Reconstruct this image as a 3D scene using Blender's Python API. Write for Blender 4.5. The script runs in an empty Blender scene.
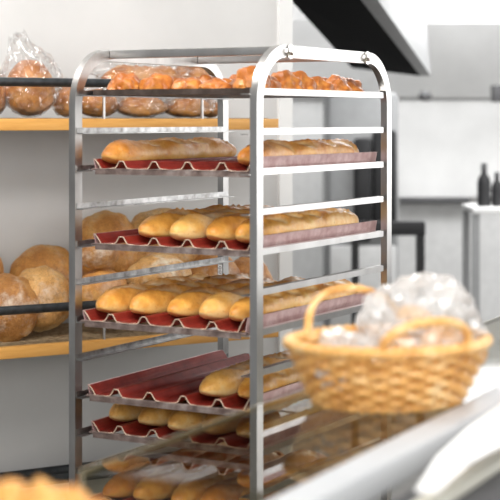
import bpy, bmesh, math, random
from mathutils import Vector, Matrix, noise
PI = math.pi
sc = bpy.context.scene
col = sc.collection
F = 1543.0; HOR = 119.8; EYE = 1.6

def at(px, py, Y):
    return Vector(((px-250)/F*Y, Y, EYE-(py-HOR)/F*Y))

# ------------------------------------------------------------------ materials
def newmat(name):
    m = bpy.data.materials.new(name); m.use_nodes = True
    nt = m.node_tree
    return m, nt, nt.nodes['Principled BSDF']
def ramp(nt, stops):
    r = nt.nodes.new('ShaderNodeValToRGB'); e = r.color_ramp.elements
    while len(e) < len(stops): e.new(.5)
    for i, (p, c) in enumerate(stops):
        e[i].position = p; e[i].color = (*c, 1)
    return r
def ntex(nt, scale, detail=4, rough=.55, coord='Object', stretch=None):
    tc = nt.nodes.new('ShaderNodeTexCoord'); n = nt.nodes.new('ShaderNodeTexNoise')
    n.inputs['Scale'].default_value = scale; n.inputs['Detail'].default_value = detail; n.inputs['Roughness'].default_value = rough
    if stretch:
        mp = nt.nodes.new('ShaderNodeMapping'); mp.inputs['Scale'].default_value = stretch
        nt.links.new(tc.outputs[coord], mp.inputs['Vector']); nt.links.new(mp.outputs[0], n.inputs['Vector'])
    else: nt.links.new(tc.outputs[coord], n.inputs['Vector'])
    return n
def bump(nt, b, src, strength, dist=.002):
    bp = nt.nodes.new('ShaderNodeBump'); bp.inputs['Strength'].default_value = strength; bp.inputs['Distance'].default_value = dist
    nt.links.new(src, bp.inputs['Height']); nt.links.new(bp.outputs[0], b.inputs['Normal'])
def mat(name, stops, scale=20, rough=.5, metal=0, bmp=0, detail=4, stretch=None, spec=.5, bscale=None, emit=None):
    m, nt, b = newmat(name)
    n = ntex(nt, scale, detail, stretch=stretch); r = ramp(nt, stops)
    nt.links.new(n.outputs['Fac'], r.inputs[0]); nt.links.new(r.outputs[0], b.inputs['Base Color'])
    b.inputs['Roughness'].default_value = rough; b.inputs['Metallic'].default_value = metal
    b.inputs['Specular IOR Level'].default_value = spec
    if bmp:
        n2 = ntex(nt, bscale or scale, 6, .6); bump(nt, b, n2.outputs['Fac'], bmp)
    if emit:
        b.inputs['Emission Color'].default_value = (1, 1, 1, 1); b.inputs['Emission Strength'].default_value = emit
    return m
def flat(name, c, **k):
    return mat(name, [(.3, tuple(x*.94 for x in c)), (.7, tuple(min(1, x*1.05) for x in c))], **k)

def bread_mat(name, pale, gold, brown, scar, flour=None, rough=.36, cracks=0, bs=.5, bd=.003):
    """crust colour: noise between pale / gold / brown, darker where 'bake' is high, scar colour on the slashes"""
    m, nt, b = newmat(name); L = nt.links
    n = ntex(nt, 26, 7, .66); at_b = nt.nodes.new('ShaderNodeAttribute'); at_b.attribute_name = 'bake'
    at_s = nt.nodes.new('ShaderNodeAttribute'); at_s.attribute_name = 'scar'
    ma = nt.nodes.new('ShaderNodeMath'); ma.operation = 'MULTIPLY_ADD'; ma.inputs[1].default_value = 1.5; 
    L.new(n.outputs['Fac'], ma.inputs[0]); 
    sub = nt.nodes.new('ShaderNodeMath'); sub.operation = 'MULTIPLY_ADD'; sub.inputs[1].default_value = .62; sub.inputs[2].default_value = -.66
    L.new(at_b.outputs['Fac'], sub.inputs[0]); L.new(sub.outputs[0], ma.inputs[2])
    r = ramp(nt, [(.12, pale), (.42, gold), (.85, brown)]); L.new(ma.outputs[0], r.inputs[0])
    mx = nt.nodes.new('ShaderNodeMix'); mx.data_type = 'RGBA'; mx.inputs['B'].default_value = (*scar, 1)
    L.new(at_s.outputs['Fac'], mx.inputs['Factor']); L.new(r.outputs[0], mx.inputs['A'])
    out = mx.outputs['Result']
    if flour:
        n3 = ntex(nt, 9, 5, .7); r3 = ramp(nt, [(.52, (0, 0, 0)), (.68, (flour, flour, flour))]); L.new(n3.outputs['Fac'], r3.inputs[0])
        m3 = nt.nodes.new('ShaderNodeMix'); m3.data_type = 'RGBA'; m3.inputs['B'].default_value = (.85, .76, .64, 1)
        L.new(r3.outputs[0], m3.inputs['Factor']); L.new(out, m3.inputs['A']); out = m3.outputs['Result']
    if cracks:
        tcv = nt.nodes.new('ShaderNodeTexCoord'); vo = nt.nodes.new('ShaderNodeTexVoronoi'); vo.feature = 'DISTANCE_TO_EDGE'; vo.inputs['Scale'].default_value = 34
        nv = ntex(nt, 20, 3); mv = nt.nodes.new('ShaderNodeMix'); mv.data_type = 'RGBA'; mv.inputs['Factor'].default_value = .12
        L.new(tcv.outputs['Object'], mv.inputs['A']); L.new(nv.outputs['Color'], mv.inputs['B']); L.new(mv.outputs['Result'], vo.inputs['Vector'])
        r5 = ramp(nt, [(.0, (.55, .42, .32)), (.09, (1, 1, 1))]); L.new(vo.outputs['Distance'], r5.inputs[0])
        m5 = nt.nodes.new('ShaderNodeMix'); m5.data_type = 'RGBA'; m5.blend_type = 'MULTIPLY'; m5.inputs['Factor'].default_value = cracks
        L.new(out, m5.inputs['A']); L.new(r5.outputs[0], m5.inputs['B']); out = m5.outputs['Result']
    # fine dark specks of toasted crust
    n4 = ntex(nt, 160, 3, .6); r4 = ramp(nt, [(.30, (.75, .62, .5)), (.42, (1, 1, 1))]); L.new(n4.outputs['Fac'], r4.inputs[0])
    m4 = nt.nodes.new('ShaderNodeMix'); m4.data_type = 'RGBA'; m4.blend_type = 'MULTIPLY'; m4.inputs['Factor'].default_value = .7
    L.new(out, m4.inputs['A']); L.new(r4.outputs[0], m4.inputs['B'])
    L.new(m4.outputs['Result'], b.inputs['Base Color'])
    b.inputs['Roughness'].default_value = rough
    b.inputs['Subsurface Weight'].default_value = 0
    n2 = ntex(nt, 90, 8, .65); bump(nt, b, n2.outputs['Fac'], bs, bd)
    return m

M = {}
M['wall'] = flat('wall_paint', (.66, .655, .65), scale=3, rough=.7)
M['wall2'] = flat('wall_paint_light', (.70, .70, .70), scale=3, rough=.6)
M['white'] = flat('white_paint', (.88, .88, .875), scale=4, rough=.45)
M['floor'] = mat('floor_tile', [(.3, (.16, .155, .145)), (.7, (.23, .22, .21))], scale=5, rough=.35)
M['ceil'] = flat('ceiling_paint', (.80, .80, .79), scale=2, rough=.8)
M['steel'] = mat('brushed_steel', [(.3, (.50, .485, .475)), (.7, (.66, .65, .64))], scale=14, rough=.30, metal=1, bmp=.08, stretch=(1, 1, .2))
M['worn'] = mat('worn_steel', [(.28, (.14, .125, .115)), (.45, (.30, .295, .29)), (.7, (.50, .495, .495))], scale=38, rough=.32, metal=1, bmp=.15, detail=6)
M['dimmed'] = mat('dimmed_steel', [(.3, (.34, .325, .315)), (.7, (.50, .49, .48))], scale=18, rough=.36, metal=1, bmp=.1, stretch=(1, 1, .4))  # darker brushed steel; the left frame's weaker light is put into this colour
M['chrome'] = flat('chrome', (.8, .79, .78), rough=.14, metal=1)
M['dark_steel'] = mat('dark_baked_steel', [(.3, (.05, .035, .028)), (.7, (.14, .105, .09))], scale=30, rough=.45, metal=.6, bmp=.2)
M['tray_edge'] = mat('stained_tray_metal', [(.25, (.08, .05, .042)), (.5, (.27, .20, .18)), (.75, (.52, .44, .41))], scale=34, rough=.42, metal=.55, detail=6, bmp=.2)
M['pink'] = mat('pinkish_flange_metal', [(.3, (.46, .25, .24)), (.6, (.66, .46, .45)), (.8, (.72, .60, .58))], scale=40, rough=.4, metal=.25, detail=6)
M['rimtan'] = mat('tan_sheet_edge', [(.3, (.42, .30, .22)), (.7, (.66, .52, .40))], scale=60, rough=.5)
M['board'] = mat('orange_wood', [(.25, (.60, .28, .06)), (.55, (.74, .38, .10)), (.8, (.80, .46, .15))], scale=9, rough=.4, stretch=(1, 9, 9), detail=6)
M['gun'] = mat('gunmetal_bar', [(.3, (.055, .06, .065)), (.7, (.11, .12, .13))], scale=40, rough=.33, metal=.75, bmp=.1)
M['wire'] = mat('bronze_wire', [(.3, (.20, .135, .07)), (.7, (.42, .31, .19))], scale=60, rough=.45, metal=.3)
M['black'] = flat('black_matte', (.018, .018, .02), rough=.5)
M['blackgloss'] = flat('black_panel', (.008, .008, .009), rough=.8, spec=.1)
M['midgrey'] = flat('mid_grey_panel', (.34, .345, .35), rough=.4)
M['lightgrey'] = flat('light_grey_panel', (.70, .70, .695), rough=.5)
M['darkgrey'] = flat('dark_grey_panel', (.10, .10, .105), rough=.4)
M['lamp'] = flat('lamp_diffuser', (.9, .9, .9), rough=.5, emit=1.2)
M['cream'] = mat('cream_enamel', [(.3, (.70, .68, .58)), (.7, (.80, .78, .70))], scale=6, rough=.3)
M['alu'] = mat('satin_aluminium', [(.3, (.52, .535, .56)), (.7, (.64, .65, .67))], scale=8, rough=.5, metal=.3, stretch=(1, .2, 1))
M['paper'] = flat('white_paper', (.92, .92, .92), rough=.7)
M['wicker'] = mat('wicker_strand', [(.25, (.52, .22, .05)), (.5, (.80, .44, .14)), (.75, (.95, .72, .40))], scale=26, rough=.32, bmp=.3, bscale=120, detail=5)
M['wickerd'] = mat('wicker_stake', [(.25, (.40, .17, .035)), (.6, (.66, .34, .09)), (.8, (.82, .52, .18))], scale=30, rough=.38, bmp=.3, bscale=120)
M['bag_edge'] = flat('white_tape', (.9, .9, .9), rough=.4)
M['red_tray'] = None

def red_mat():
    m, nt, b = newmat('red_silicone_sheet'); L = nt.links
    n = ntex(nt, 30, 5); r = ramp(nt, [(.25, (.15, .013, .009)), (.55, (.24, .024, .016)), (.8, (.32, .045, .030))]); L.new(n.outputs['Fac'], r.inputs[0])
    tc = nt.nodes.new('ShaderNodeTexCoord'); v = nt.nodes.new('ShaderNodeTexVoronoi'); v.inputs['Scale'].default_value = 190
    v.inputs['Randomness'].default_value = 0
    L.new(tc.outputs['Object'], v.inputs['Vector'])
    r2 = ramp(nt, [(.22, (.35, .3, .3)), (.36, (1, 1, 1))]); L.new(v.outputs['Distance'], r2.inputs[0])
    mx = nt.nodes.new('ShaderNodeMix'); mx.data_type = 'RGBA'; mx.blend_type = 'MULTIPLY'; mx.inputs['Factor'].default_value = .45
    L.new(r.outputs[0], mx.inputs['A']); L.new(r2.outputs[0], mx.inputs['B']); L.new(mx.outputs['Result'], b.inputs['Base Color'])
    bump(nt, b, v.outputs['Distance'], .5, .0012)
    b.inputs['Roughness'].default_value = .5; b.inputs['Specular IOR Level'].default_value = .25
    return m
M['red'] = red_mat()

def film_mat(name, tint=(1, 1, 1), lo=.05, rough=.12, scale=60, haze=.1):
    m = bpy.data.materials.new(name); m.use_nodes = True; nt = m.node_tree; L = nt.links
    nt.nodes.clear(); o = nt.nodes.new('ShaderNodeOutputMaterial')
    t = nt.nodes.new('ShaderNodeBsdfTransparent'); t.inputs[0].default_value = (*tint, 1)
    d = nt.nodes.new('ShaderNodeBsdfDiffuse'); d.inputs[0].default_value = (.9, .9, .9, 1)
    g = nt.nodes.new('ShaderNodeBsdfGlossy'); g.inputs['Roughness'].default_value = rough
    n = ntex(nt, scale, 4, .5); bp = nt.nodes.new('ShaderNodeBump'); bp.inputs['Strength'].default_value = .5; bp.inputs['Distance'].default_value = .004
    L.new(n.outputs['Fac'], bp.inputs['Height']); L.new(bp.outputs[0], g.inputs['Normal'])
    lw = nt.nodes.new('ShaderNodeLayerWeight'); lw.inputs['Blend'].default_value = .25; L.new(bp.outputs[0], lw.inputs['Normal'])
    mr = nt.nodes.new('ShaderNodeMapRange'); mr.inputs['To Min'].default_value = lo; mr.inputs['To Max'].default_value = .55
    L.new(lw.outputs['Facing'], mr.inputs['Value'])
    mx0 = nt.nodes.new('ShaderNodeMixShader'); mx0.inputs[0].default_value = haze; L.new(t.outputs[0], mx0.inputs[1]); L.new(d.outputs[0], mx0.inputs[2])
    mx = nt.nodes.new('ShaderNodeMixShader'); L.new(mr.outputs[0], mx.inputs[0]); L.new(mx0.outputs[0], mx.inputs[1]); L.new(g.outputs[0], mx.inputs[2])
    L.new(mx.outputs[0], o.inputs[0])
    return m
M['film'] = film_mat('clear_plastic_film', lo=.10, haze=.04)
M['film2'] = film_mat('clear_plastic_film_wrinkled', lo=.09, haze=.36, scale=40)

def glass_mat():
    m = bpy.data.materials.new('clear_glass'); m.use_nodes = True; nt = m.node_tree; L = nt.links
    nt.nodes.clear(); o = nt.nodes.new('ShaderNodeOutputMaterial')
    t = nt.nodes.new('ShaderNodeBsdfTransparent'); t.inputs[0].default_value = (.71, .69, .61, 1)
    g = nt.nodes.new('ShaderNodeBsdfGlossy'); g.inputs['Roughness'].default_value = .02
    fr = nt.nodes.new('ShaderNodeFresnel'); fr.inputs['IOR'].default_value = 1.5
    ge = nt.nodes.new('ShaderNodeNewGeometry')
    inv = nt.nodes.new('ShaderNodeMath'); inv.operation = 'SUBTRACT'; inv.inputs[0].default_value = 1; L.new(ge.outputs['Backfacing'], inv.inputs[1])
    mu = nt.nodes.new('ShaderNodeMath'); mu.operation = 'MULTIPLY'; L.new(fr.outputs[0], mu.inputs[0]); L.new(inv.outputs[0], mu.inputs[1])
    mx = nt.nodes.new('ShaderNodeMixShader'); L.new(mu.outputs[0], mx.inputs[0]); L.new(t.outputs[0], mx.inputs[1]); L.new(g.outputs[0], mx.inputs[2])
    L.new(mx.outputs[0], o.inputs[0])
    return m
M['glass'] = glass_mat()
M['glass_edge'] = flat('ground_glass_edge', (.50, .46, .36), rough=.25)

# ------------------------------------------------------------------ helpers
def tag(o, label=None, cat=None, group=None, kind=None):
    if label: o['label'] = label
    if cat: o['category'] = cat
    if group: o['group'] = group
    if kind: o['kind'] = kind
    return o
def thing(name, loc, rz=0, label=None, cat=None, group=None):
    o = bpy.data.objects.new(name, None); col.objects.link(o); o.empty_display_size = .05
    o.location = loc; o.rotation_euler = (0, 0, rz)
    return tag(o, label, cat, group)
def obj(name, bm, m, parent=None, smooth=True):
    me = bpy.data.meshes.new(name)
    bmesh.ops.recalc_face_normals(bm, faces=bm.faces[:])
    bm.to_mesh(me); bm.free()
    me.materials.append(m)
    if smooth:
        for p in me.polygons: p.use_smooth = True
        me.set_sharp_from_angle(angle=R(38))
    o = bpy.data.objects.new(name, me); col.objects.link(o)
    if parent: o.parent = parent
    return o
R = math.radians
def struct(name, bm, m, smooth=False):
    o = obj(name, bm, m, smooth=smooth); o['kind'] = 'structure'; return o
def box(bm, x0, x1, y0, y1, z0, z1, mtx=None, bev=0):
    r = bmesh.ops.create_cube(bm, size=1, matrix=Matrix.Translation(((x0+x1)/2, (y0+y1)/2, (z0+z1)/2)) @ Matrix.Diagonal((abs(x1-x0), abs(y1-y0), abs(z1-z0), 1)))
    vs = r['verts']
    if bev:
        es = list({e for v in vs for e in v.link_edges})
        rb = bmesh.ops.bevel(bm, geom=es, offset=bev, segments=2, affect='EDGES', profile=.5)
        vs = list({v for f in rb['faces'] for v in f.verts} | {v for v in vs if v.is_valid})
    if mtx: bmesh.ops.transform(bm, matrix=mtx, verts=[v for v in vs if v.is_valid])
    return bm
def B(*a, **k): return box(bmesh.new(), *a, **k)
def tube(bm, pts, r, n=10, closed=False, radii=None, square=None, twist=0):
    """sweep a circle (or rectangle square=(side a, side b) with fixed side axis) along pts"""
    pts = [Vector(p) for p in pts]; N = len(pts); rings = []
    up = None
    for i, p in enumerate(pts):
        if closed: d = pts[(i+1) % N]-pts[i-1]
        else: d = pts[min(i+1, N-1)]-pts[max(i-1, 0)]
        d.normalize()
        if up is None:
            up = Vector((0, 0, 1)) if abs(d.z) < .9 else Vector((1, 0, 0))
        up = (up-d*up.dot(d)).normalized(); s = d.cross(up)
        rr = radii[i] if radii else r
        ring = []
        for k in range(n):
            a = 2*PI*k/n+twist*i
            ring.append(bm.verts.new(p+(s*math.cos(a)+up*math.sin(a))*rr))
        rings.append(ring)
    for i in range(N if closed else N-1):
        a, b = rings[i], rings[(i+1) % N]
        # align closing ring
        for k in range(n):
            bm.faces.new((a[k], a[(k+1) % n], b[(k+1) % n], b[k]))
    if not closed:
        bm.faces.new(rings[0][::-1]); bm.faces.new(rings[-1])
    return bm
def poly_prism(bm, pts, vec):
    a = [bm.verts.new(p) for p in pts]; b = [bm.verts.new(Vector(p)+Vector(vec)) for p in pts]
    n = len(a)
    bm.faces.new(a); bm.faces.new(b[::-1])
    for i in range(n): bm.faces.new((a[i], b[i], b[(i+1) % n], a[(i+1) % n]))
    return bm
def set_attr(me, name, vals):
    a = me.attributes.new(name, 'FLOAT', 'POINT'); a.data.foreach_set('value', vals)

# ------------------------------------------------------------------ breads
def baguette(name, m, parent=None, L=.5, W=.064, H=.056, seed=1, nsl=4, bend=.004, pw=2.6, tip=.55):
    """a long loaf along +Y, base at z = 0, first end at y = 0"""
    rnd = random.Random(seed); N, K = 96, 30
    bm = bmesh.new(); bake = []; scar = []; rings = []
    sl = []
    for i in range(nsl):
        y = L*(.12+.76*(i+.5)/nsl); sl.append((y, rnd.uniform(-.004, .004), R(rnd.uniform(20, 30)), L*.80/nsl*.66))
    off = Vector((seed*3.1, seed*1.7, seed*.9))
    for i in range(N+1):
        t = i/N; tt = .5-.5*math.cos(PI*t); y = L*tt
        e = abs(2*tt-1); e0 = 1-.095/(L/2); f = max(0, 1-(max(0, e-e0)/(1-e0))**2.1)**.56
        f = f*(1-.08*e**3)
        bx = bend*math.sin(PI*tt*1.3+seed)+bend*.6*math.sin(2*PI*tt*1.7+seed)
        ring = []
        for k in range(K):
            a = 2*PI*k/K; ca, sa = math.cos(a), math.sin(a)
            rx = W/2*f*(1+.05*math.sin(y*40+seed)); rz = H/2*f*(1+.07*math.sin(y*33+seed*2))
            x = rx*math.copysign(abs(ca)**.92, ca); z = rz*sa
            if sa < -.5: z = rz*(-.5-(-.5-sa)*.35)
            top = max(0, sa)
            p = Vector((x, y, z))
            nz = noise.noise(p*28+off)*.0022+noise.noise(p*70+off)*.0009
            s_ = 0; d_ = 0
            if sa > -.1:
                for (yc, xc, an, hl) in sl:
                    dy, dx = y-yc, x-xc
                    u_ = dy*math.cos(an)+dx*math.sin(an); v_ = -dy*math.sin(an)+dx*math.cos(an)
                    w_ = .0165*max(0, 1-(u_/hl)**2)**.6
                    if w_ > .0005:
                        q = v_/w_
                        if abs(q) < 1: s_ = max(s_, (1-q*q)*(.75+.5*noise.noise(p*60+off))); d_ -= .0038*(1-q*q)
                        elif abs(q) < 2: d_ += .0036*(1-abs(abs(q)-1.4)/.6) if abs(abs(q)-1.4) < .6 else 0
            nrm = Vector((x/(W*W), 0, z/(H*H))); nrm = nrm.normalized() if nrm.length > 1e-6 else Vector((0, 0, 1))
            p += nrm*(nz+d_)*min(1, f*2)
            p.x += bx
            p.z += H/2*(.5+.5*.35)*1.0
            ring.append(bm.verts.new(p))
            bake.append(min(1, max(0, .18+.62*top+.25*e**6+.25*noise.noise(p*14+off)-(.3 if sa < -.2 else 0)))); scar.append(min(1, max(0, s_)))
        rings.append(ring)
    for i in range(N):
        a, b = rings[i], rings[i+1]
        for k in range(K): bm.faces.new((a[k], a[(k+1) % K], b[(k+1) % K], b[k]))
    bm.faces.new(rings[0][::-1]); bm.faces.new(rings[-1])
    zmin = min(v.co.z for v in bm.verts)
    for v in bm.verts: v.co.z -= zmin
    bm.verts.index_update()
    o = obj(name, bm, m, parent); set_attr(o.data, 'bake', bake); set_attr(o.data, 'scar', scar)
    return o

def lump(name, m, parent=None, size=(.2, .2, .13), seed=1, amp=.05, freq=2.2, ridge=0, flatb=.55, cross=False, sub=4, rim=0, pts=0):
    """a round loaf, roll or pastry; base at z = 0"""
    bm = bmesh.new(); bmesh.ops.create_icosphere(bm, subdivisions=sub, radius=1)
    off = Vector((seed*2.3, seed*1.1, seed*.7)); bake = []; scar = []
    rnd = random.Random(seed)
    dirs = [Vector((rnd.uniform(-1, 1), rnd.uniform(-1, 1), rnd.uniform(-.1, 1))).normalized() for _ in range(pts)]
    for v in bm.verts:
        d = v.co.normalized()
        r = 1+amp*noise.noise(d*freq+off)+amp*.5*noise.noise(d*freq*2.3+off)+amp*.22*noise.noise(d*freq*6+off)
        s_ = 0
        if ridge: r += ridge*(1-abs(noise.noise(d*freq*1.3+off*2))*3)*.5
        for q in dirs: r += .24*max(0, d.dot(q)-.7)/.3
        if cross and d.z > 0:
            for (a, b_) in ((d.x+.35*d.y, d.y), (d.y-.25*d.x, d.x)):
                w = .11*max(0, 1-(b_/.75)**2)
                if w > .01 and abs(a) < w: s_ = max(s_, 1-(a/w)**2)
            r -= .05*s_
        p = d*r
        if p.z < 0: p.z *= flatb
        bake.append(min(1, max(0, .35+.4*d.z+.45*noise.noise(d*2.4+off)))); scar.append(min(1, s_*.9))
        v.co = Vector((p.x*size[0]/2, p.y*size[1]/2, p.z*size[2]/(1+flatb)))
    zmin = min(v.co.z for v in bm.verts)
    for v in bm.verts: v.co.z -= zmin
    o = obj(name, bm, m, parent); set_attr(o.data, 'bake', bake); set_attr(o.data, 'scar', scar)
    return o

def film_bag(name, m, parent, size, seed=1, neck=None, sub=5, crumple=.16, z0=0, smooth=True):
    """thin clear bag around a loaf, crumpled, with an optional gathered neck (direction, length)"""
    bm = bmesh.new(); bmesh.ops.create_icosphere(bm, subdivisions=sub, radius=1)
    off = Vector((seed*1.9, seed*.8, seed*2.7))
    for v in bm.verts:
        d = v.co.normalized()
        r = 1+crumple*.55*noise.noise(d*2.2+off)+crumple*(.5-abs(noise.noise(d*3.7+off))*1.7)+crumple*.5*(.4-abs(noise.noise(d*8+off))*1.6)
        p = d*r
        if neck:
            nd = Vector(neck[0]).normalized(); c = d.dot(nd)
            if c > .55:
                k = (c-.55)/.45
                p += nd*neck[1]*k*k*(1+.5*noise.noise(d*9+off))
                ax = nd*p.dot(nd); p = ax+(p-ax)*(1-.35*k+1.1*max(0, k-.75))
        v.co = Vector((p.x*size[0]/2, p.y*size[1]/2, p.z*size[2]/2))
    zmin = min(v.co.z for v in bm.verts)
    for v in bm.verts: v.co.z += z0-zmin
    return obj(name, bm, m, parent, smooth=smooth)

M['bag_gold'] = bread_mat('baguette_golden', (.93, .60, .21), (.86, .43, .085), (.56, .19, .025), (.96, .74, .42))
M['bag_pale'] = bread_mat('baguette_pale', (.94, .67, .30), (.90, .52, .14), (.64, .28, .05), (.96, .80, .52), flour=.3)
M['bag_brown'] = bread_mat('baguette_brown', (.86, .47, .13), (.72, .29, .05), (.42, .13, .02), (.90, .62, .30), flour=.3)
M['boule_gold'] = bread_mat('round_loaf_golden', (.85, .50, .17), (.74, .34, .08), (.48, .18, .04), (.92, .78, .56), flour=.4, cracks=.32, bs=.8, bd=.008)
M['boule_pale'] = bread_mat('round_loaf_pale', (.90, .64, .33), (.84, .48, .17), (.60, .28, .075), (.93, .82, .64), flour=.6, cracks=.5, bs=.8, bd=.008)
M['boule_dark'] = bread_mat('round_loaf_dark', (.68, .36, .12), (.52, .23, .06), (.32, .12, .03), (.85, .70, .50), flour=.75, cracks=.4, bs=.8, bd=.008)
M['pastry'] = bread_mat('glazed_pastry', (.70, .29, .06), (.50, .155, .025), (.28, .07, .012), (.8, .5, .2), rough=.28)
M['sliced'] = bread_mat('bagged_bread', (.74, .36, .11), (.52, .19, .04), (.26, .08, .016), (.9, .75, .5), flour=.25)
M['roll'] = bread_mat('roll_crust', (.93, .62, .28), (.88, .45, .12), (.64, .25, .06), (.95, .8, .5))

# ------------------------------------------------------------------ the setting
W_ = Vector((math.sin(R(60)), math.cos(R(60)), 0)); N_ = Vector((-.5, .8660254, 0))      # along the wall / into the wall
FRONT0 = Vector((-.075, 4.3, 0))                                                        # a point under the shelf front
WALLROT = math.atan2(W_.y, W_.x)
WM = Matrix.Translation(FRONT0) @ Matrix.Rotation(WALLROT, 4, 'Z')                       # local x along the wall, y into it
SD = .40                                                                                # shelf depth
def wallbox(*a, **k): return B(*a, mtx=WM, **k)
XE = .418                                                                               # where the wall ends
struct('floor', B(-5, 5, -2, 11, -.1, 0), M['floor'])
struct('ceiling', B(-5, 5, -2, 11, 3.2, 3.3), M['ceil'])
struct('wall_rear', wallbox(-.575, XE, SD, SD+.1, 0, 3.2), M['wall'])
struct('wall_left', wallbox(-4.2, -.577, SD-.006, SD+.1, 0, 3.2), M['wall2'])
struct('trim_1', wallbox(XE, XE+.048, SD-.012, SD+.13, 0, 3.2), M['white'])
struct('wall_back', B(-5, 5, 9.435, 9.55, 0, 3.2), M['lightgrey'])
struct('reflection_wall', B(4.0, 4.1, -2, 9.43, 0, .95), M['darkgrey'])  # unseen low dark wall, added to darken what the lower rails reflect

# ------------------------------------------------------------------ wall shelves
def wall_shelf(zt, x0, x1, label, board_h=.031, lowbar=False):
    SY = SD-.115 if lowbar else 0
    t = thing('bread_shelf', WM @ Vector(((x0+x1)/2, SD/2, zt-.05)), WALLROT, label, 'shelf', None)
    inv = t.matrix_basis.inverted()
    L = x1-x0; o = Vector(((x0+x1)/2, SD/2, zt-.05))
    def loc(bm):
        bmesh.ops.translate(bm, verts=bm.verts[:], vec=-o); return bm
    if not lowbar:
        obj('front_board', loc(B(x0, x1, 0, .022, zt-board_h, zt, bev=.002)), M['board'], t)
        obj('end_board', loc(B(x1-.022, x1, .022, SD-.001, zt-board_h, zt, bev=.002)), M['board'], t)
    obj('rear_rail', loc(B(x0, x1-.023, SD-.03, SD-.008, zt-board_h, zt-.006)), M['gun'], t)
    # wire mesh deck
    bm = bmesh.new(); s = .0125
    s = .025; n = int(L/s); y0, y1 = SY+.022, SD-.03
    for i in range(n):
        x = x0+(i+.5)*s
        if -1.1 < x < .45:
            tube(bm, [(x, y0, zt-.003), (x, y1, zt-.003)], .0026, 4)
    k = int((y1-y0)/s)
    for j in range(k+1):
        y = y0+j*s; tube(bm, [(x0+.0, y, zt-.0005), (x1-.023, y, zt-.0005)], .0026, 4)
    obj('wire_mesh', loc(bm), M['wire'], t)
    if not lowbar: obj('mesh_backing', loc(B(x0, x1-.023, .0225, SD-.031, zt-board_h+.001, zt-.012)), M['dark_steel'], t)  # added dark sheet under the wires, so the mesh gaps look dark
    bz = zt+.095 if not lowbar else zt+.012
    bm = bmesh.new(); tube(bm, [(x0, SY-.002, bz), (x1-.002, SY-.002, bz)], .0118, 12); obj('guard_bar', loc(bm), M['gun'], t)
    if not lowbar:
        for xs in (-.95, -.36, -.062, .40):
            if xs < x1-.005:
                bm = bmesh.new(); tube(bm, [(xs, .008, zt-.004), (xs, .008, bz)], .0042, 8); obj('guard_post', loc(bm), M['dimmed'], t)
    else:
        obj('front_rail', loc(B(x0, x1, SY, SY+.022, zt-.03, zt, bev=.002)), M['gun'], t)
    return t
UZ, LZ, BZ = 1.603, 1.013, .600
wall_shelf(UZ, -1.9, .181, 'upper wooden-edged wall shelf holding bagged loaves, with dark guard bar')
wall_shelf(LZ, -1.9, .181, 'lower wooden-edged wall shelf under the unwrapped round loaves')
wall_shelf(BZ, -1.9, .181, 'dark metal bottom shelf without a wooden edge, low on the wall', lowbar=True)

# ------------------------------------------------------------------ rack
YAW = R(29.76)
A0 = Vector((-.3803, 3.3557, 0))
RROT = -YAW
RM = Matrix.Translation(A0) @ Matrix.Rotation(RROT, 4, 'Z')      # local X: A -> B, local Y: front -> rear
XI, XO = 0.0, .4542; TW = .0165; TD = .026; YC = .63; YEND = YC+TD
ZTOP = 1.757; RAD = .125
ctr = Vector((XO/2, YEND/2, 0))
rack = thing('bakery_rack', RM @ ctr, RROT, 'tall stainless steel bakery rack loaded with trays of bread', 'rack')
def rl(bm):
    bmesh.ops.translate(bm, verts=bm.verts[:], vec=-ctr); return bm
def arch(x0, x1):
    """inverted U of rectangular tube in the plane x0..x1, running along y"""
    outer, inner = [], []
    z0 = .14
    outer.append((0, z0)); inner.append((TD, z0))
    n = 14
    for i in range(n+1):
        a = PI-(PI/2)*i/n
        outer.append((RAD+RAD*math.cos(a), ZTOP-RAD+RAD*math.sin(a))); r = RAD-TD
        inner.append((RAD+r*math.cos(a), ZTOP-RAD+r*math.sin(a)))
    for i in range(n+1):
        a = PI/2-(PI/2)*i/n
        outer.append((YEND-RAD+RAD*math.cos(a), ZTOP-RAD+RAD*math.sin(a))); r = RAD-TD
        inner.append((YEND-RAD+r*math.cos(a), ZTOP-RAD+r*math.sin(a)))
    outer.append((YEND, z0)); inner.append((YEND-TD, z0))
    bm = bmesh.new(); q = []
    for (o, i_) in zip(outer, inner):
        q.append([bm.verts.new((x0, o[0], o[1])), bm.verts.new((x1, o[0], o[1])), bm.verts.new((x1, i_[0], i_[1])), bm.verts.new((x0, i_[0], i_[1]))])
    for a, b in zip(q, q[1:]):
        for k in range(4): bm.faces.new((a[k], a[(k+1) % 4], b[(k+1) % 4], b[k]))
    bm.faces.new(q[0]); bm.faces.new(q[-1][::-1])
    es = [e for e in bm.edges if len(e.link_faces) == 2 and e.calc_face_angle() > 1.2]
    bmesh.ops.bevel(bm, geom=es, offset=.0018, segments=2, affect='EDGES')
    return bm
obj('side_frame', rl(arch(-TW, 0)), M['dimmed'], rack)
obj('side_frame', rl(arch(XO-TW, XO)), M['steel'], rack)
for y in (.14, .517):
    obj('crossbar', rl(B(.0005, XO-TW-.0005, y-.011, y+.011, ZTOP-.0195, ZTOP-.0012, bev=.0012)), M['steel'], rack)
    bm = bmesh.new()
    bmesh.ops.create_cone(bm, segments=20, radius1=.0150, radius2=.0150, depth=.003, cap_ends=True, matrix=Matrix.Translation((XO+.0015, y, ZTOP-.0135)) @ Matrix.Rotation(PI/2, 4, 'Y'))
    bmesh.ops.create_cone(bm, segments=6, radius1=.0105, radius2=.0100, depth=.010, cap_ends=True, matrix=Matrix.Translation((XO+.008, y, ZTOP-.0135)) @ Matrix.Rotation(PI/2, 4, 'Y'))
    obj('bolt', rl(bm), M['chrome'], rack)
PITCH = .0822; Z1 = 1.665
def zr(n): return Z1-PITCH*(n-1)
RH = .0135; LEDGE = .019
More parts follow.
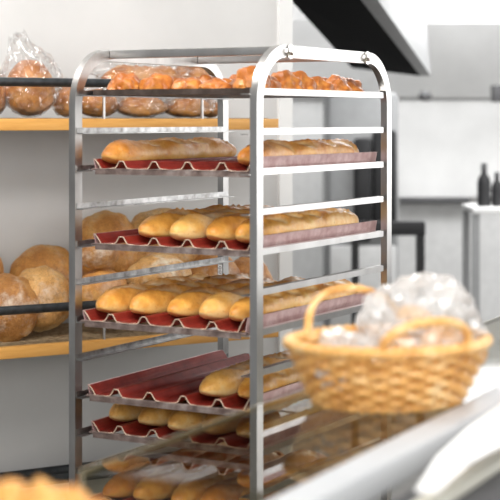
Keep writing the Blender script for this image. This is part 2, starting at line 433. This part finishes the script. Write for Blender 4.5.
for n in range(1, 18):
    z = zr(n)
    for side in (0, 1):
        bm = bmesh.new()
        if side == 0:
            box(bm, .0003, .0022, .004, YEND-.004, z-RH, z); box(bm, .0003, LEDGE, .004, YEND-.004, z-RH, z-RH+.0018)
        else:
            # outer face of this rail shows between the posts
            box(bm, XO-TW-.0022, XO-TW-.0003, .004, YEND-.004, z-RH, z); box(bm, XO-TW-LEDGE, XO-TW-.0003, -.004, YEND-.004, z-RH, z-RH+.0018)
            box(bm, XO-TW-.0003, XO-.004, TD+.0004, YC-.012, z-RH, z)
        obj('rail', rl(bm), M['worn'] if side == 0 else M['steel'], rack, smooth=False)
# base frame and castors
for y in (.0, YEND-.03):
    obj('base_bar', rl(B(.0005, XO-TW-.0005, y+.003, y+.029, .142, .172, bev=.002)), M['steel'], rack)
for x in (-TW/2, XO-TW/2):
    for y in (.02, YEND-.02):
        bm = bmesh.new()
        bmesh.ops.create_cone(bm, segments=24, radius1=.05, radius2=.05, depth=.028, cap_ends=True, matrix=Matrix.Translation((x, y, .0505)) @ Matrix.Rotation(PI/2, 4, 'Y'))
        w = obj('castor_wheel', rl(bm), M['black'], rack)
        bm = bmesh.new(); box(bm, x-.019, x-.0155, y-.016, y+.016, .045, .115); box(bm, x+.0155, x+.019, y-.016, y+.016, .045, .115); box(bm, x-.019, x+.019, y-.016, y+.016, .115, .1385)
        obj('castor_fork', rl(bm), M['steel'], rack)
# small sticker on the inner side of the rear post
bm = B(.0, .0006, 0, .013, 0, .026)
sx = Matrix.Translation((-.0145, YC-.0007, zr(6)-RH-.034))
bm = B(0, .0115, 0, .0005, 0, .027, mtx=sx)
st = obj('sticker', rl(bm), M['paper'], rack, smooth=False)
bm = bmesh.new()
for dz in (.008, .019):
    pts = [Vector((-.0145+.0057+.0030*math.cos(2*PI*k/16), YC-.0012, zr(6)-RH-.034+dz+.0036*math.sin(2*PI*k/16))) for k in range(16)]
    tube(bm, pts, .0007, 5, closed=True)
mk = obj('printed_ring', rl(bm), M['darkgrey'], st)

# ------------------------------------------------------------------ trays
CP = .085
def tray_z(n): return zr(n)-RH+.0020
def wave(x, W, amp=.017):
    """x from the tray's middle; troughs centred on (ch-2)*CP-.004, narrow flat ridges, outer edges turned up"""
    u = ((x+.004)/CP+.5) % 1.0; d = abs(u-.5)*2
    z = amp*(.30*d**2 if d < .62 else .115+(.885)*min(1, (d-.62)/.25)**1.3)
    e = W/2-.006-abs(x)
    if e < .016: z = max(z if e > .012 else 0, (.030 if x > 0 else .021)*(1-e/.016)**.8)
    return z
SHEET = {}
def wavy_tray(n, setback, label, yaw=0, L=.585, W=.415):
    base = RM @ Vector((.219, setback, tray_z(n)))
    t = thing('baguette_tray', base, RROT+yaw, label, 'tray', 'grooved red baking trays on the rack')
    if 'sheet' not in SHEET:
        bm = bmesh.new(); NX = 150; ys = [0, .01, .15, .3, .45, L-.01, L]
        x0 = -W/2+.006; ww = W-.012; g = []
        for i in range(NX+1):
            x = x0+ww*i/NX
            z = .0042+wave(x, W)
            g.append([(x, y, z) for y in ys])
        top = [[bm.verts.new(p) for p in r] for r in g]
        low = [[bm.verts.new((p[0], p[1], p[2]-.0014)) for p in r] for r in g]
        for i in range(NX):
            for j in range(len(ys)-1):
                bm.faces.new((top[i][j], top[i+1][j], top[i+1][j+1], top[i][j+1]))
                bm.faces.new((low[i][j], low[i][j+1], low[i+1][j+1], low[i+1][j]))
            bm.faces.new((top[i][0], low[i][0], low[i+1][0], top[i+1][0])); j = len(ys)-1
            bm.faces.new((top[i][j], top[i+1][j], low[i+1][j], low[i][j]))
        s = obj('grooved_sheet', bm, M['red'], t); SHEET['sheet'] = s.data
        bm = bmesh.new()
        tube(bm, [(x0+ww*i/NX, -.0008, .0036+wave(x0+ww*i/NX, W)) for i in range(NX+1)], .0013, 6)
        SHEET['edge'] = obj('sheet_edge', bm, M['rimtan'], t).data
        bm = bmesh.new()
        box(bm, -W/2, W/2, -.0075, .006, .0002, .0045, bev=.0015); box(bm, -.196, .196, -.0075, -.0055, -.0085, .003)
        SHEET['bar'] = obj('rim_bar', bm, M['tray_edge'], t).data
        bm = bmesh.new(); box(bm, -W/2, W/2, L-.006, L+.004, .0002, .0022)
        SHEET['bar2'] = obj('rim_bar', bm, M['tray_edge'], t).data
        fl = []
        for sgn in (-1, 1):
            bm = bmesh.new()
            xa, xb = sgn*(W/2-.006), sgn*(W/2+.0005)
            poly_prism(bm, [(xa, .002, .0008), (xb, .002, .0345 if sgn > 0 else .0250), (xb-sgn*.002, .002, .0345 if sgn > 0 else .0250), (xa-sgn*.002, .002, .0008)], (0, L-.004, 0))
            SHEET[sgn] = obj('side_flange', bm, M['pink'], t, smooth=False).data
    else:
        for nm, k in (('grooved_sheet', 'sheet'), ('sheet_edge', 'edge'), ('rim_bar', 'bar'), ('rim_bar', 'bar2'), ('side_flange', -1), ('side_flange', 1)):
            o = bpy.data.objects.new(nm, SHEET[k]); col.objects.link(o); o.parent = t
    return t
LOAF = {}
def loaf_at(t, ch, y0, key, label, group, rx=0, dz=0, dx=0, rz=0):
    """loaf in groove ch (0 left .. 4 right) of tray t, y0 from its front edge; stays top-level"""
    kw = LOAFS[key]
    if key not in LOAF: o = baguette('baguette', **kw); LOAF[key] = o.data
    else: o = bpy.data.objects.new('baguette', LOAF[key]); col.objects.link(o)
    tm = Matrix.Translation(t.location) @ Matrix.Rotation(t.rotation_euler.z, 4, 'Z')
    o.location = tm @ Vector(((ch-2)*CP-.009+dx, y0, .0072+dz)); o.rotation_euler = (rx, 0, t.rotation_euler.z+rz)
    return tag(o, label, 'bread', group)
LOAFS = {
 'brownA': dict(m=M['bag_brown'], L=.55, W=.080, H=.066, seed=3, nsl=4, bend=.005),
 'brownB': dict(m=M['bag_brown'], L=.56, W=.072, H=.066, seed=8, nsl=4, bend=.003),
 'g1': dict(m=M['bag_gold'], L=.54, W=.077, H=.072, seed=11, nsl=5),
 'g2': dict(m=M['bag_gold'], L=.50, W=.079, H=.068, seed=15, nsl=4, bend=.005),
 'g3': dict(m=M['bag_pale'], L=.50, W=.077, H=.071, seed=19, nsl=4),
 'g4': dict(m=M['bag_gold'], L=.54, W=.076, H=.070, seed=23, nsl=5, bend=.002),
 'g5': dict(m=M['bag_gold'], L=.50, W=.076, H=.067, seed=27, nsl=4, bend=.005),
 'p1': dict(m=M['bag_pale'], L=.47, W=.076, H=.068, seed=31, nsl=4),
 'p2': dict(m=M['bag_pale'], L=.45, W=.076, H=.064, seed=35, nsl=4),
}
ORD = ['leftmost', 'second from left', 'middle', 'second from right', 'rightmost']
def lab(ch, where, extra='golden baguette'): return f'{extra} in the {ORD[ch]} groove of the {where}'
# second slot pair down: brown loaves in the outer grooves
t2 = wavy_tray(3, .05, 'red grooved tray with brown loaves only in its outer grooves, second from the top')
loaf_at(t2, 0, .004, 'brownA', 'dark golden baguette at the left of the uppermost red tray, in front of bare grooves', 'baguettes on the uppermost red tray')
loaf_at(t2, 4, .006, 'brownB', 'dark golden baguette at the right of the uppermost red tray, beside its side flange', 'baguettes on the uppermost red tray')
t3 = wavy_tray(5, .05, 'red grooved tray with four baguettes and its leftmost groove empty, halfway down the rack')
for ch, k, y in ((1, 'g1', .030), (2, 'g3', .014), (3, 'g2', .022), (4, 'g4', .010)):
    loaf_at(t3, ch, y, k, lab(ch, 'four-loaf tray halfway down the rack'), 'baguettes on the four-loaf tray')
t4 = wavy_tray(7, .010, 'full red grooved tray carrying five baguettes, below the middle of the rack')
for ch, k, y in ((0, 'g2', .016), (1, 'g4', .030), (2, 'g5', .034), (3, 'g3', .036), (4, 'g1', .030)):
    loaf_at(t4, ch, y, k, lab(ch, 'full five-loaf tray'), 'baguettes on the five-loaf tray')
t5 = wavy_tray(9, .032, 'mostly empty red grooved tray with two loaves on its right side', yaw=R(1.0))
loaf_at(t5, 3, .020, 'p1', 'pale baguette left of the two on the mostly empty tray', 'baguettes on the mostly empty tray')
loaf_at(t5, 4, .020, 'g5', 'golden baguette right of the two on the mostly empty tray, by the steel post', 'baguettes on the mostly empty tray')
t6 = wavy_tray(10, .045, 'red grooved tray directly beneath the mostly empty one, its left edge bare', yaw=R(1.0))
for ch, k, y in ((0, 'p2', .045), (1, 'p1', .030), (2, 'g3', .012), (3, 'p2', .020), (4, 'p1', .015)):
    loaf_at(t6, ch, y, k, f'pale baguette in the {ORD[ch]} groove of the low tray above the glass edge', 'baguettes on the low tray')
t7 = wavy_tray(12, .03, 'lowest red grooved tray, seen through the counter glass')
for ch, k, y in ((0, 'brownB', .02), (1, 'g1', .03), (2, 'g5', .03), (3, 'brownA', .02), (4, 'g2', .02)):
    loaf_at(t7, ch, y, k, f'baguette in the {ORD[ch]} groove of the lowest tray behind the glass', 'baguettes on the lowest tray')

# top tray with pastries
tt = thing('flat_tray', RM @ Vector((.219, .055, tray_z(1))), RROT, 'flat dark baking tray of small pastries on the top rails of the rack', 'tray')
bm = bmesh.new(); box(bm, -.207, .207, 0, .575, .0004, .0024); obj('tray_base', bm, M['dark_steel'], tt, smooth=False)
bm = bmesh.new()
box(bm, -.207, .207, -.0022, 0, .0004, .0125); box(bm, -.207, .207, .575, .5772, .0004, .0125)
box(bm, -.2092, -.207, -.0022, .5772, .0004, .0125); box(bm, .207, .2092, -.0022, .5772, .0004, .0125)
obj('tray_rim', bm, M['dark_steel'], tt, smooth=False)
PASTRY = []
for s in range(5):
    o = lump('pastry', M['pastry'], None, size=(.072, .066, .036+.003*(s % 3)), seed=40+s, amp=.22, freq=1.6, ridge=.07, pts=1+s % 2, flatb=.3)
    PASTRY.append(o)
tm = Matrix.Translation(tt.location) @ Matrix.Rotation(RROT, 4, 'Z')
rnd = random.Random(5); i = 0
rowname = ['front', 'second', 'third', 'fourth', 'fifth', 'sixth', 'rear']
for r_ in range(7):
    for c_ in range(5):
        if i < 5: o = PASTRY[i]
        else: o = bpy.data.objects.new('pastry', PASTRY[i % 5].data); col.objects.link(o)
        o.location = tm @ Vector((-.160+.080*c_+rnd.uniform(-.006, .006), .045+.08*r_+rnd.uniform(-.006, .006), .0026))
        o.rotation_euler = (0, 0, rnd.uniform(0, 6.28)); s_ = rnd.uniform(.86, 1.14); o.scale = (s_, s_, s_*(1.15 if (c_, r_) in ((4, 0), (0, 0)) else rnd.uniform(.75, 1.1)))
        tag(o, f'glazed orange-brown pastry, {ORD[c_]} in the {rowname[r_]} row on the top tray', 'pastry', 'pastries on the top tray'); i += 1

# ------------------------------------------------------------------ loaves on the lower wall shelf
def shelf_loaf(px, py, w, h, Y, key, label, seed, tilt=(0, 0, 0), thick=None, **k):
    """round loaf whose outline is centred at (px,py) and w x h pixels large when seen from the shop"""
    c = at(px, py, Y); s = Y/F
    th = thick or .6*w*s
    # sphere-like loaf: build it lying flat, then stand it up by tilt
    o = lump('round_loaf', M[key], None, size=(w*s, h*s, th), seed=seed, **k)
    q = Matrix.Rotation(tilt[2], 4, 'Z') @ Matrix.Rotation(tilt[0], 4, 'X') @ Matrix.Rotation(tilt[1], 4, 'Y')
    o.data.transform(Matrix.Translation((0, 0, -th*.5))); o.data.transform(q)
    o.location = c
    return tag(o, label, 'bread', 'round loaves on the lower shelf')
# (tilt x = 75 deg stands the loaf up so its crust faces the shop)
D = R
shelf_loaf(4, 308, 68, 74, 4.12, 'boule_dark', 'floury dark round loaf at the left end of the lower shelf, behind the bar', 61, (D(62), 0, D(-8)), .125, amp=.10)
shelf_loaf(41, 297, 62, 66, 4.20, 'boule_pale', 'pale golden round loaf between the floury dark loaf and the rack post', 62, (D(66), 0, D(10)), .12, amp=.08)
shelf_loaf(46, 280, 72, 76, 4.37, 'boule_gold', 'large brown round loaf leaning behind the pale golden one', 63, (D(70), 0, D(18)), .11, amp=.08)
shelf_loaf(-22, 275, 52, 62, 4.28, 'boule_gold', 'round loaf barely showing at the left edge behind the floury dark loaf', 64, (D(70), 0, 0), .12, amp=.07)
shelf_loaf(108, 250, 68, 84, 4.45, 'boule_gold', 'tall brown loaf seen behind the left end of the four-loaf tray', 65, (D(72), 0, D(15)), .11, amp=.07)
shelf_loaf(164, 250, 84, 86, 4.52, 'boule_pale', 'broad pale brown loaf standing against the wall behind the four-loaf tray', 66, (D(74), 0, D(22)), .10, amp=.07)
shelf_loaf(98, 252, 42, 34, 4.22, 'boule_dark', 'small glossy loaf with a flour patch beside the left rack post', 67, (D(35), 0, D(20)), .085, amp=.05)
shelf_loaf(102, 290, 56, 50, 4.22, 'boule_gold', 'orange brown loaf under the small glossy loaf by the left rack post', 68, (D(35), 0, D(8)), .11, amp=.08)
shelf_loaf(160, 276, 68, 52, 4.34, 'boule_pale', 'round loaf with a floury cracked cross, low in the middle of the shelf', 69, (D(40), 0, D(25)), .12, amp=.07, cross=True)
shelf_loaf(217, 276, 52, 56, 4.50, 'boule_dark', 'dark brown loaf behind the rear left rack post', 70, (D(60), 0, D(25)), .10, amp=.08)
shelf_loaf(252, 282, 46, 60, 4.56, 'boule_dark', 'dark loaf at the right end of the lower shelf', 71, (D(60), 0, D(25)), .09, amp=.08)

# ------------------------------------------------------------------ bagged loaves on the upper shelf
def bagged(px, w, h, Y, zb, label, seed, neck=None, slices=0, rz=WALLROT, dep=.13, crumple=.16, kind='round'):
    s = Y/F; c = at(px, 100, Y); c.z = zb
    t = thing('bagged_loaf', c, rz, label, 'bagged bread', 'bagged loaves on the upper shelf')
    ww, hh = w*s, h*s
    if kind == 'round':
        o = lump('bread', M['sliced'], t, size=(ww*.90, dep*.85, hh*.90), seed=seed, amp=.07, flatb=.7)
        o.location = (0, 0, hh*.035)
    else:
        o = baguette('bread', M['sliced'], t, L=ww*.94, W=dep*.8, H=hh*.88, seed=seed, nsl=6)
        o.rotation_euler = (0, 0, -PI/2); o.location = (-ww*.47, 0, hh*.04)
    film_bag('plastic_bag', M['film'], t, (ww*1.08, dep*1.06, hh*1.08), seed, neck, crumple=crumple)
    return t
zU = UZ+.002
bagged(30, 56, 62, 4.12, zU, 'bagged round loaf with a tall twisted bag top, left of the rack', 81, ((-.35, 0, 1), .55), dep=.15)
bagged(-10, 34, 44, 4.10, zU, 'bagged loaf cut off by the left edge on the upper shelf', 82, None)
bagged(66, 26, 34, 4.22, zU, 'small bagged loaf wedged beside the left rack post on the upper shelf', 83, None, dep=.11)
bagged(98, 46, 31, 4.30, zU, 'short bagged loaf under the long one, right of the left rack post', 84, None, dep=.12)
bagged(142, 58, 30, 4.36, zU, 'bagged loaf with dark gaps in the middle of the upper shelf row', 85, None, dep=.12, kind='long')
bagged(188, 54, 29, 4.44, zU, 'bagged loaf at the right end of the upper shelf row', 86, None, dep=.12, kind='long')
bagged(210, 22, 20, 4.55, zU, 'last small bag on the upper shelf, by the rear rack post', 87, None, dep=.10)
bagged(143, 98, 36, 4.42, zU+.070, 'long bagged loaf lying on top of the others on the upper shelf', 88, ((-1, 0, .1), .12), dep=.14, kind='long')
bagged(192, 44, 36, 4.52, zU+.072, 'bagged loaf on top of the row, under the rear crossbar of the rack', 89, None, dep=.13)

# ------------------------------------------------------------------ counter with glass top
CYAW = R(27)
CU = Vector((math.sin(CYAW), math.cos(CYAW), 0))
ZC = 1.184
C0 = Vector((-.1996, 1.833, 0))                                  # rear left corner of the glass
CM = Matrix.Translation(C0) @ Matrix.Rotation(PI/2-CYAW-PI/2, 4, 'Z')    # local y along the counter, local x towards the shop (right)
CL = 2.6
cabc = Vector((.16, CL/2, 0))
case = thing('display_case', CM @ cabc, -CYAW, 'glass-topped display counter with pale metal frame, in the foreground', 'counter')
def cl(bm):
    bmesh.ops.translate(bm, verts=bm.verts[:], vec=-cabc); return bm
GQ = .262
obj('glass_top', cl(B(0, GQ, 0, CL, ZC-.008, ZC)), M['glass'], case, smooth=False)
obj('glass_edge', cl(B(-.0022, -.0002, 0, CL, ZC-.008, ZC)), M['glass_edge'], case, smooth=False)
obj('end_pane', cl(B(.0, GQ, .002, .008, ZC-.40, ZC-.009)), M['glass'], case, smooth=False)
obj('end_pane_edge', cl(B(-.0035, -.0003, .002, .008, ZC-.40, ZC-.009)), M['glass_edge'], case, smooth=False)
obj('frame_bar', cl(B(GQ+.0005, GQ+.052, -.1, CL, ZC-.035, ZC+.004, bev=.008)), M['alu'], case)
obj('front_ledge', cl(B(GQ+.0525, GQ+.20, .0, CL, ZC-.075, ZC-.045, bev=.004)), M['darkgrey'], case)
obj('front_lip', cl(B(GQ+.095, GQ+.125, .0, CL, ZC-.0445, ZC-.030, bev=.005)), M['cream'], case)
obj('cabinet_body', cl(B(.01, GQ+.19, .01, CL, 0, ZC-.41)), M['cream'], case)
obj('front_panel', cl(B(GQ+.055, GQ+.075, .0, CL, ZC-.409, ZC-.076)), M['lightgrey'], case)

# flat white sheet over the front edge of the counter
def sheet(name, pts, label):
    bm = bmesh.new(); vs = [bm.verts.new(p) for p in pts]; f = bm.faces.new(vs)
    r = bmesh.ops.extrude_face_region(bm, geom=[f]); bmesh.ops.translate(bm, vec=(0, 0, .0015), verts=[v for v in r['geom'] if isinstance(v, bmesh.types.BMVert)])
    o = obj(name, bm, M['paper'], None, smooth=False)
    return o
def onplane(px, py, z):
    Y = (EYE-z)*F/(py-HOR); return at(px, py, Y)
zp = ZC+.006
tag(sheet('white_sheet', [onplane(415, 492, zp), onplane(437, 493, zp), onplane(470, 464, zp), onplane(520, 437, zp), onplane(520, 390, zp), onplane(468, 428, zp), onplane(436, 458, zp)], ''),
    'bright white sheet lying on the front of the counter, lower right', 'paper')

# ------------------------------------------------------------------ wicker basket
BY = 2.275
bc = at(388, 398, BY); bc.z = ZC
basket = thing('wicker_basket', bc+Vector((0, 0, .0005)), R(24), 'golden wicker basket with two twisted handles on the glass counter', 'basket')
BA, BBx = .150, .121                # rim semi-axes: across, in depth
BH = .090
def bas(th, h, dr=0):
    k = .70+.30*(h/BH)**.75
    return Vector(((BA*k+dr)*math.cos(th), (BBx*k+dr)*math.sin(th), h))
NS = 30
bm = bmesh.new()
for i in range(NS):
    th = 2*PI*i/NS
    tube(bm, [bas(th, .004+(BH-.006)*j/8) for j in range(9)], .0026, 6)
obj('stakes', bm, M['wickerd'], basket)
bm = bmesh.new(); ROWS = 10
for r_ in range(ROWS):
    h = .006+(BH-.012)*r_/(ROWS-1); n = NS*8
    pts = [bas(2*PI*k/n, h+.0008*noise.noise(Vector((k*.2, r_*3., 0))), (.0046*math.cos(NS/2*2*PI*k/n+PI*r_))) for k in range(n)]
    tube(bm, pts, .0045, 7, closed=True)
obj('weave', bm, M['wicker'], basket)
bm = bmesh.new()
for h, off in ((BH, .002), (.0045, .0015)):
    for s in range(3 if h > .05 else 2):
        n = 240; ph = 2*PI*s/(3 if h > .05 else 2)
        pts = []
        for k in range(n):
            th = 2*PI*k/n; a = th*22+ph; rr = .0042 if h > .05 else .0025
            pts.append(bas(th, min(h, BH), off+rr*math.cos(a))+Vector((0, 0, rr*math.sin(a))))
        tube(bm, pts, .0050 if h > .05 else .0030, 7, closed=True)
obj('braided_rim', bm, M['wicker'], basket)
bm = bmesh.new()
n = 48; top = [bas(2*PI*k/n, .006) for k in range(n)]
poly_prism(bm, [Vector((p.x*.97, p.y*.97, .003)) for p in top], (0, 0, .004))
obj('base', bm, M['wickerd'], basket)
for sgn in (1, -1):
    bm = bmesh.new(); 
    for s in range(3):
        pts = []; n = 90
        for k in range(n+1):
            t_ = k/n; a = PI*t_
            th0 = sgn*PI/2+((.56 if sgn > 0 else .48)*math.cos(a))
            p = bas(th0, BH, .001)+Vector((0, 0, (.064 if sgn > 0 else .043)*max(0, math.sin(a))**.8)); p.y += sgn*.010*math.sin(a)
            q = t_*PI*9+2*PI*s/3
            tang = Vector((-math.sin(a), 0, math.cos(a))); nr = Vector((math.cos(a), 0, math.sin(a)))
            p += nr*.0034*math.cos(q)+Vector((0, 1, 0))*.0034*math.sin(q)
            pts.append(p)
        tube(bm, pts, .0040, 7)
    obj('handle', bm, M['wicker'], basket)
# bagged rolls in the basket
bmx = Matrix.Translation(basket.location) @ Matrix.Rotation(R(24), 4, 'Z')
def bagged_rolls(loc, size, rolls, label, seed, neck=None, rz=0, crumple=.24):
    t = thing('bagged_rolls', bmx @ Vector(loc), rz, label, 'bagged bread', 'bags of rolls in the basket')
    for i_, (x, y, z, sx_, sy_, sz_, ro) in enumerate(rolls):
        o = lump('bread_roll', M['roll'], t, size=(sx_, sy_, sz_), seed=seed+i_, amp=.08, flatb=.7, sub=3)
        o.location = (x, y, z); o.rotation_euler = ro
    film_bag('plastic_bag', M['film2'], t, size, seed, neck, sub=4, crumple=crumple, smooth=False)
    return t
bagged_rolls((.048, -.010, .012), (.175, .16, .158),
    [(-.040, -.02, .050, .062, .05, .045, (.4, .2, 0)), (.025, -.028, .060, .070, .05, .046, (.5, -.3, .5)), (-.012, .0, .094, .070, .055, .036, (.3, .1, 1)), (.052, .012, .040, .05, .055, .055, (.2, 1.0, 0)), (-.01, -.005, .006, .09, .08, .040, (0, 0, 0))],
    'large clear bag of rolls bulging from the right of the wicker basket', 101, None)
bagged_rolls((-.075, -.012, .012), (.105, .11, .082),
    [(0, 0, .012, .075, .065, .04, (0, 0, .3))],
    'smaller crumpled clear bag low at the left of the wicker basket', 105, ((-.3, 0, 1), .25), crumple=.34)

# ------------------------------------------------------------------ rolls in the near foreground on a second counter
obj2 = tag(obj('serving_counter', B(-.75, -.02, 1.18, 1.60, 0, ZC, bev=.004), M['cream'], None), 'pale counter block under the blurred rolls at the lower left', 'counter')
for i_, (px, py, Y, w, s_) in enumerate(((6, 494, 1.40, .060, 111), (38, 501, 1.36, .05, 112), (70, 490, 1.42, .056, 113), (98, 503, 1.36, .05, 114), (-28, 489, 1.42, .07, 115))):
    p = at(px, py, Y); h = p.z-ZC
    o = lump('bread_roll', M['roll'], None, size=(w, w*.9, h), seed=s_, amp=.12, flatb=.5, pts=2)
    o.location = (p.x, Y, ZC+.0005)
    tag(o, ['blurred orange roll, second from the left edge in the lower left corner', 'low blurred roll between two taller ones, lower left corner', 'taller peaked blurred roll in front of the glass corner', 'rightmost blurred roll, low in front of the counter glass', 'blurred roll cut by the left edge, lower left corner'][i_], 'bread', 'blurred rolls in the foreground')

# ------------------------------------------------------------------ back room
def pbox(px0, py0, px1, py1, Y, dep, bev=0):
    a = at(px0, py0, Y); b = at(px1, py1, Y)
    return B(a.x, b.x, Y, Y+dep, b.z, a.z, bev=bev)
# dark extraction hood
h = thing('extraction_hood', (0, 0, 0), 0, 'black-bottomed overhead hood behind the rack top, with a pale side strip', 'hood')
h.location = at(360, 40, 6.6)
inv = Matrix.Translation(-h.location)
def hl(bm): bmesh.ops.transform(bm, matrix=inv, verts=bm.verts[:]); return bm
bm = bmesh.new(); poly_prism(bm, [at(285, -6, 6.0), at(352, 68, 7.4), at(420, 76, 7.4), at(356, -6, 6.0)], (0, .4, .5)); obj('underside', hl(bm), M['blackgloss'], h, smooth=False)
bm = bmesh.new(); poly_prism(bm, [at(356.5, -6, 6.0), at(420.5, 76, 7.4), at(431, 76, 7.4), at(374, -6, 6.0)], (0, .4, .5)); obj('side_strip', hl(bm), M['midgrey'], h, smooth=False)
tag(obj('ceiling_light', pbox(392, -30, 560, 22, 8.6, .1, bev=.004), M['lamp'], None), 'bright white light panel at the top right', 'light')
s_ = bmesh.new(); poly_prism(s_, [at(270, 96, 9.38), at(600, 99, 9.38), at(600, 20, 9.1), at(270, 20, 9.1)], (0, .05, 0))
struct('trim_2', s_, M['white'])
sd = thing('smoke_detector', at(425, 97, 9.0), 0, 'small dark round fitting above the white wall panel', 'detector')
bm = bmesh.new(); bmesh.ops.create_uvsphere(bm, u_segments=20, v_segments=10, radius=1, matrix=Matrix.Diagonal((.042, .042, .024, 1))); obj('housing', bm, M['darkgrey'], sd)
bm = bmesh.new(); bmesh.ops.create_cone(bm, segments=20, radius1=.03, radius2=.03, depth=.02, cap_ends=True, matrix=Matrix.Translation((0, .0, .025))); obj('mount', bm, M['midgrey'], sd)
tag(obj('wall_box', pbox(493, 85, 512, 102, 9.0, .1, bev=.01), M['darkgrey'], None), 'small dark box at the right edge above the white wall panel', 'box')
wb = thing('wall_board', at(450, 150, 9.4), 0, 'large white wall panel with a dark bottom ledge, behind the rack', 'panel')
iw = Matrix.Translation(-wb.location)
def wl(bm): bmesh.ops.transform(bm, matrix=iw, verts=bm.verts[:]); return bm
obj('board', wl(pbox(398, 101, 540, 197, 9.4, .03)), M['white'], wb, smooth=False)
obj('ledge', wl(pbox(401, 197.5, 470, 203, 9.32, .11, bev=.006)), M['darkgrey'], wb)
# tall grey cabinet
cb = thing('steel_cabinet', at(360, 119.8, 8.2)*1.0, 0, 'tall grey cabinet with black doors, blurred behind the rack', 'cabinet')
cb.location.z = 0
ic = Matrix.Translation(-cb.location)
def kl(bm): bmesh.ops.transform(bm, matrix=ic, verts=bm.verts[:]); return bm
a, b = at(328, 92, 8.2), at(399, 92, 8.2)
obj('body', kl(B(a.x, b.x, 8.2, 8.8, 0, a.z, bev=.03)), M['midgrey'], cb)
obj('door', kl(pbox(354, 138, 372, 242, 8.15, .05, bev=.02)), M['black'], cb)
obj('door', kl(pbox(373, 130, 397, 236, 8.15, .05, bev=.02)), M['black'], cb)
obj('lower_panel', kl(pbox(330, 246, 397, 330, 8.16, .04, bev=.01)), M['lightgrey'], cb)
# black table
tb = thing('black_table', at(408, 119.8, 7.4), 0, 'narrow black table with a square leg, just right of the rack', 'table'); tb.location.z = 0
it = Matrix.Translation(-tb.location)
def tl(bm): bmesh.ops.transform(bm, matrix=it, verts=bm.verts[:]); return bm
obj('tabletop', tl(pbox(350, 222, 425.5, 235.5, 7.4, .09, bev=.004)), M['black'], tb)
for x0, x1 in ((417, 425), (352, 359)):
    for Y in (7.41,):
        a, b = at(x0, 236.2, 7.4), at(x1, 236.2, 7.4)
        obj('leg', tl(B(a.x, b.x, Y, Y+.05, 0, a.z)), M['black'], tb, smooth=False)
# white shelf unit with black bottles
su = thing('white_side_table', at(490, 119.8, 7.6), 0, 'pale side table carrying two black bottles at the right edge', 'table'); su.location.z = 0
is_ = Matrix.Translation(-su.location)
def sl_(bm): bmesh.ops.transform(bm, matrix=is_, verts=bm.verts[:]); return bm
obj('tabletop', sl_(pbox(473, 208, 545, 214, 7.6, .4, bev=.004)), M['white'], su)
for x0, x1 in ((473, 480), (538, 545)):
    for Y in (7.61, 7.95):
        a, b = at(x0, 214.2, 7.6), at(x1, 214.2, 7.6)
        obj('leg', sl_(B(a.x, b.x, Y, Y+.035, 0, a.z)), M['midgrey'], su, smooth=False)
def bottle(px, top, r, label):
    base = at(px, 208, 7.75); base.z = at(px, 208, 7.6).z+.0005; H_ = at(px, top, 7.75).z-base.z
    t = thing('bottle', base, 0, label, 'bottle', 'black bottles on the side table')
    bm = bmesh.new(); prof = [(0, 0), (r, 0), (r, H_*.55), (r*.85, H_*.66), (r*.42, H_*.76), (r*.42, H_*.84)]
    n = 18; rings = [[bm.verts.new((p[0]*math.cos(2*PI*k/n), p[0]*math.sin(2*PI*k/n), p[1])) for k in range(n)] for p in prof[1:]]
    for q, w in zip(rings, rings[1:]):
        for k in range(n): bm.faces.new((q[k], q[(k+1) % n], w[(k+1) % n], w[k]))
    bm.faces.new(rings[0][::-1]); bm.faces.new(rings[-1])
    obj('bottle_body', bm, M['black'], t)
    bm = bmesh.new(); bmesh.ops.create_cone(bm, segments=16, radius1=r*.5, radius2=r*.4, depth=H_*.155, cap_ends=True, matrix=Matrix.Translation((0, 0, H_*.92))); obj('cap', bm, M['darkgrey'], t)
bottle(484, 163, .034, 'taller black bottle, left on the pale side table')
bottle(497, 172, .028, 'shorter black bottle, right on the pale side table')

# ------------------------------------------------------------------ light
w = bpy.data.worlds.new('World'); sc.world = w; w.use_nodes = True
bg = w.node_tree.nodes['Background']; bg.inputs[0].default_value = (.95, .98, 1, 1); bg.inputs[1].default_value = .30
def area(name, loc, target, sx, sy, power, colr=(1, 1, 1)):
    l = bpy.data.lights.new(name, 'AREA'); l.shape = 'RECTANGLE'; l.size = sx; l.size_y = sy; l.energy = power; l.color = colr
    o = bpy.data.objects.new(name, l); col.objects.link(o); o.location = loc
    o.rotation_euler = (Vector(target)-Vector(loc)).to_track_quat('-Z', 'Y').to_euler()
    return o
area('window_daylight', (3.7, 5.4, 2.0), (.2, 4.3, 1.6), 3.4, 1.8, 58, (1, .995, .98))
area('front_fill', (.2, -1.8, 2.0), (0, 3.6, 1.3), 3.0, 1.8, 98, (1, .99, .96))  # added fill from behind the camera, brightens the loaf fronts
area('ceiling_lamp_shop', (.5, 1.2, 3.15), (-.1, 3.4, 1.2), 1.8, .8, 64, (1, .98, .95))
area('ceiling_lamp_rack', (-.9, 3.0, 3.15), (-.3, 4.3, 1.3), 1.4,  .5, 50, (1, .98, .95))
area('ceiling_lamp_backroom', (1.2, 7.4, 3.1), (1.0, 7.8, 0), 2.4, 1.6, 115)

# ------------------------------------------------------------------ camera
cam = bpy.data.cameras.new('Camera'); co = bpy.data.objects.new('Camera', cam); col.objects.link(co)
co.location = (0, 0, EYE); co.rotation_euler = (PI/2, 0, 0)
cam.sensor_width = 36; cam.lens = F/500*36; cam.shift_y = (HOR-250)/500
cam.clip_start = .05
cam.dof.use_dof = True; cam.dof.focus_distance = 3.75; cam.dof.aperture_fstop = cam.lens/1000/.0235
sc.camera = co
sc.view_settings.view_transform = 'Standard'; sc.view_settings.look = 'None'
sc.view_settings.exposure = .12; sc.view_settings.gamma = 1; sc.view_settings.use_curve_mapping = False
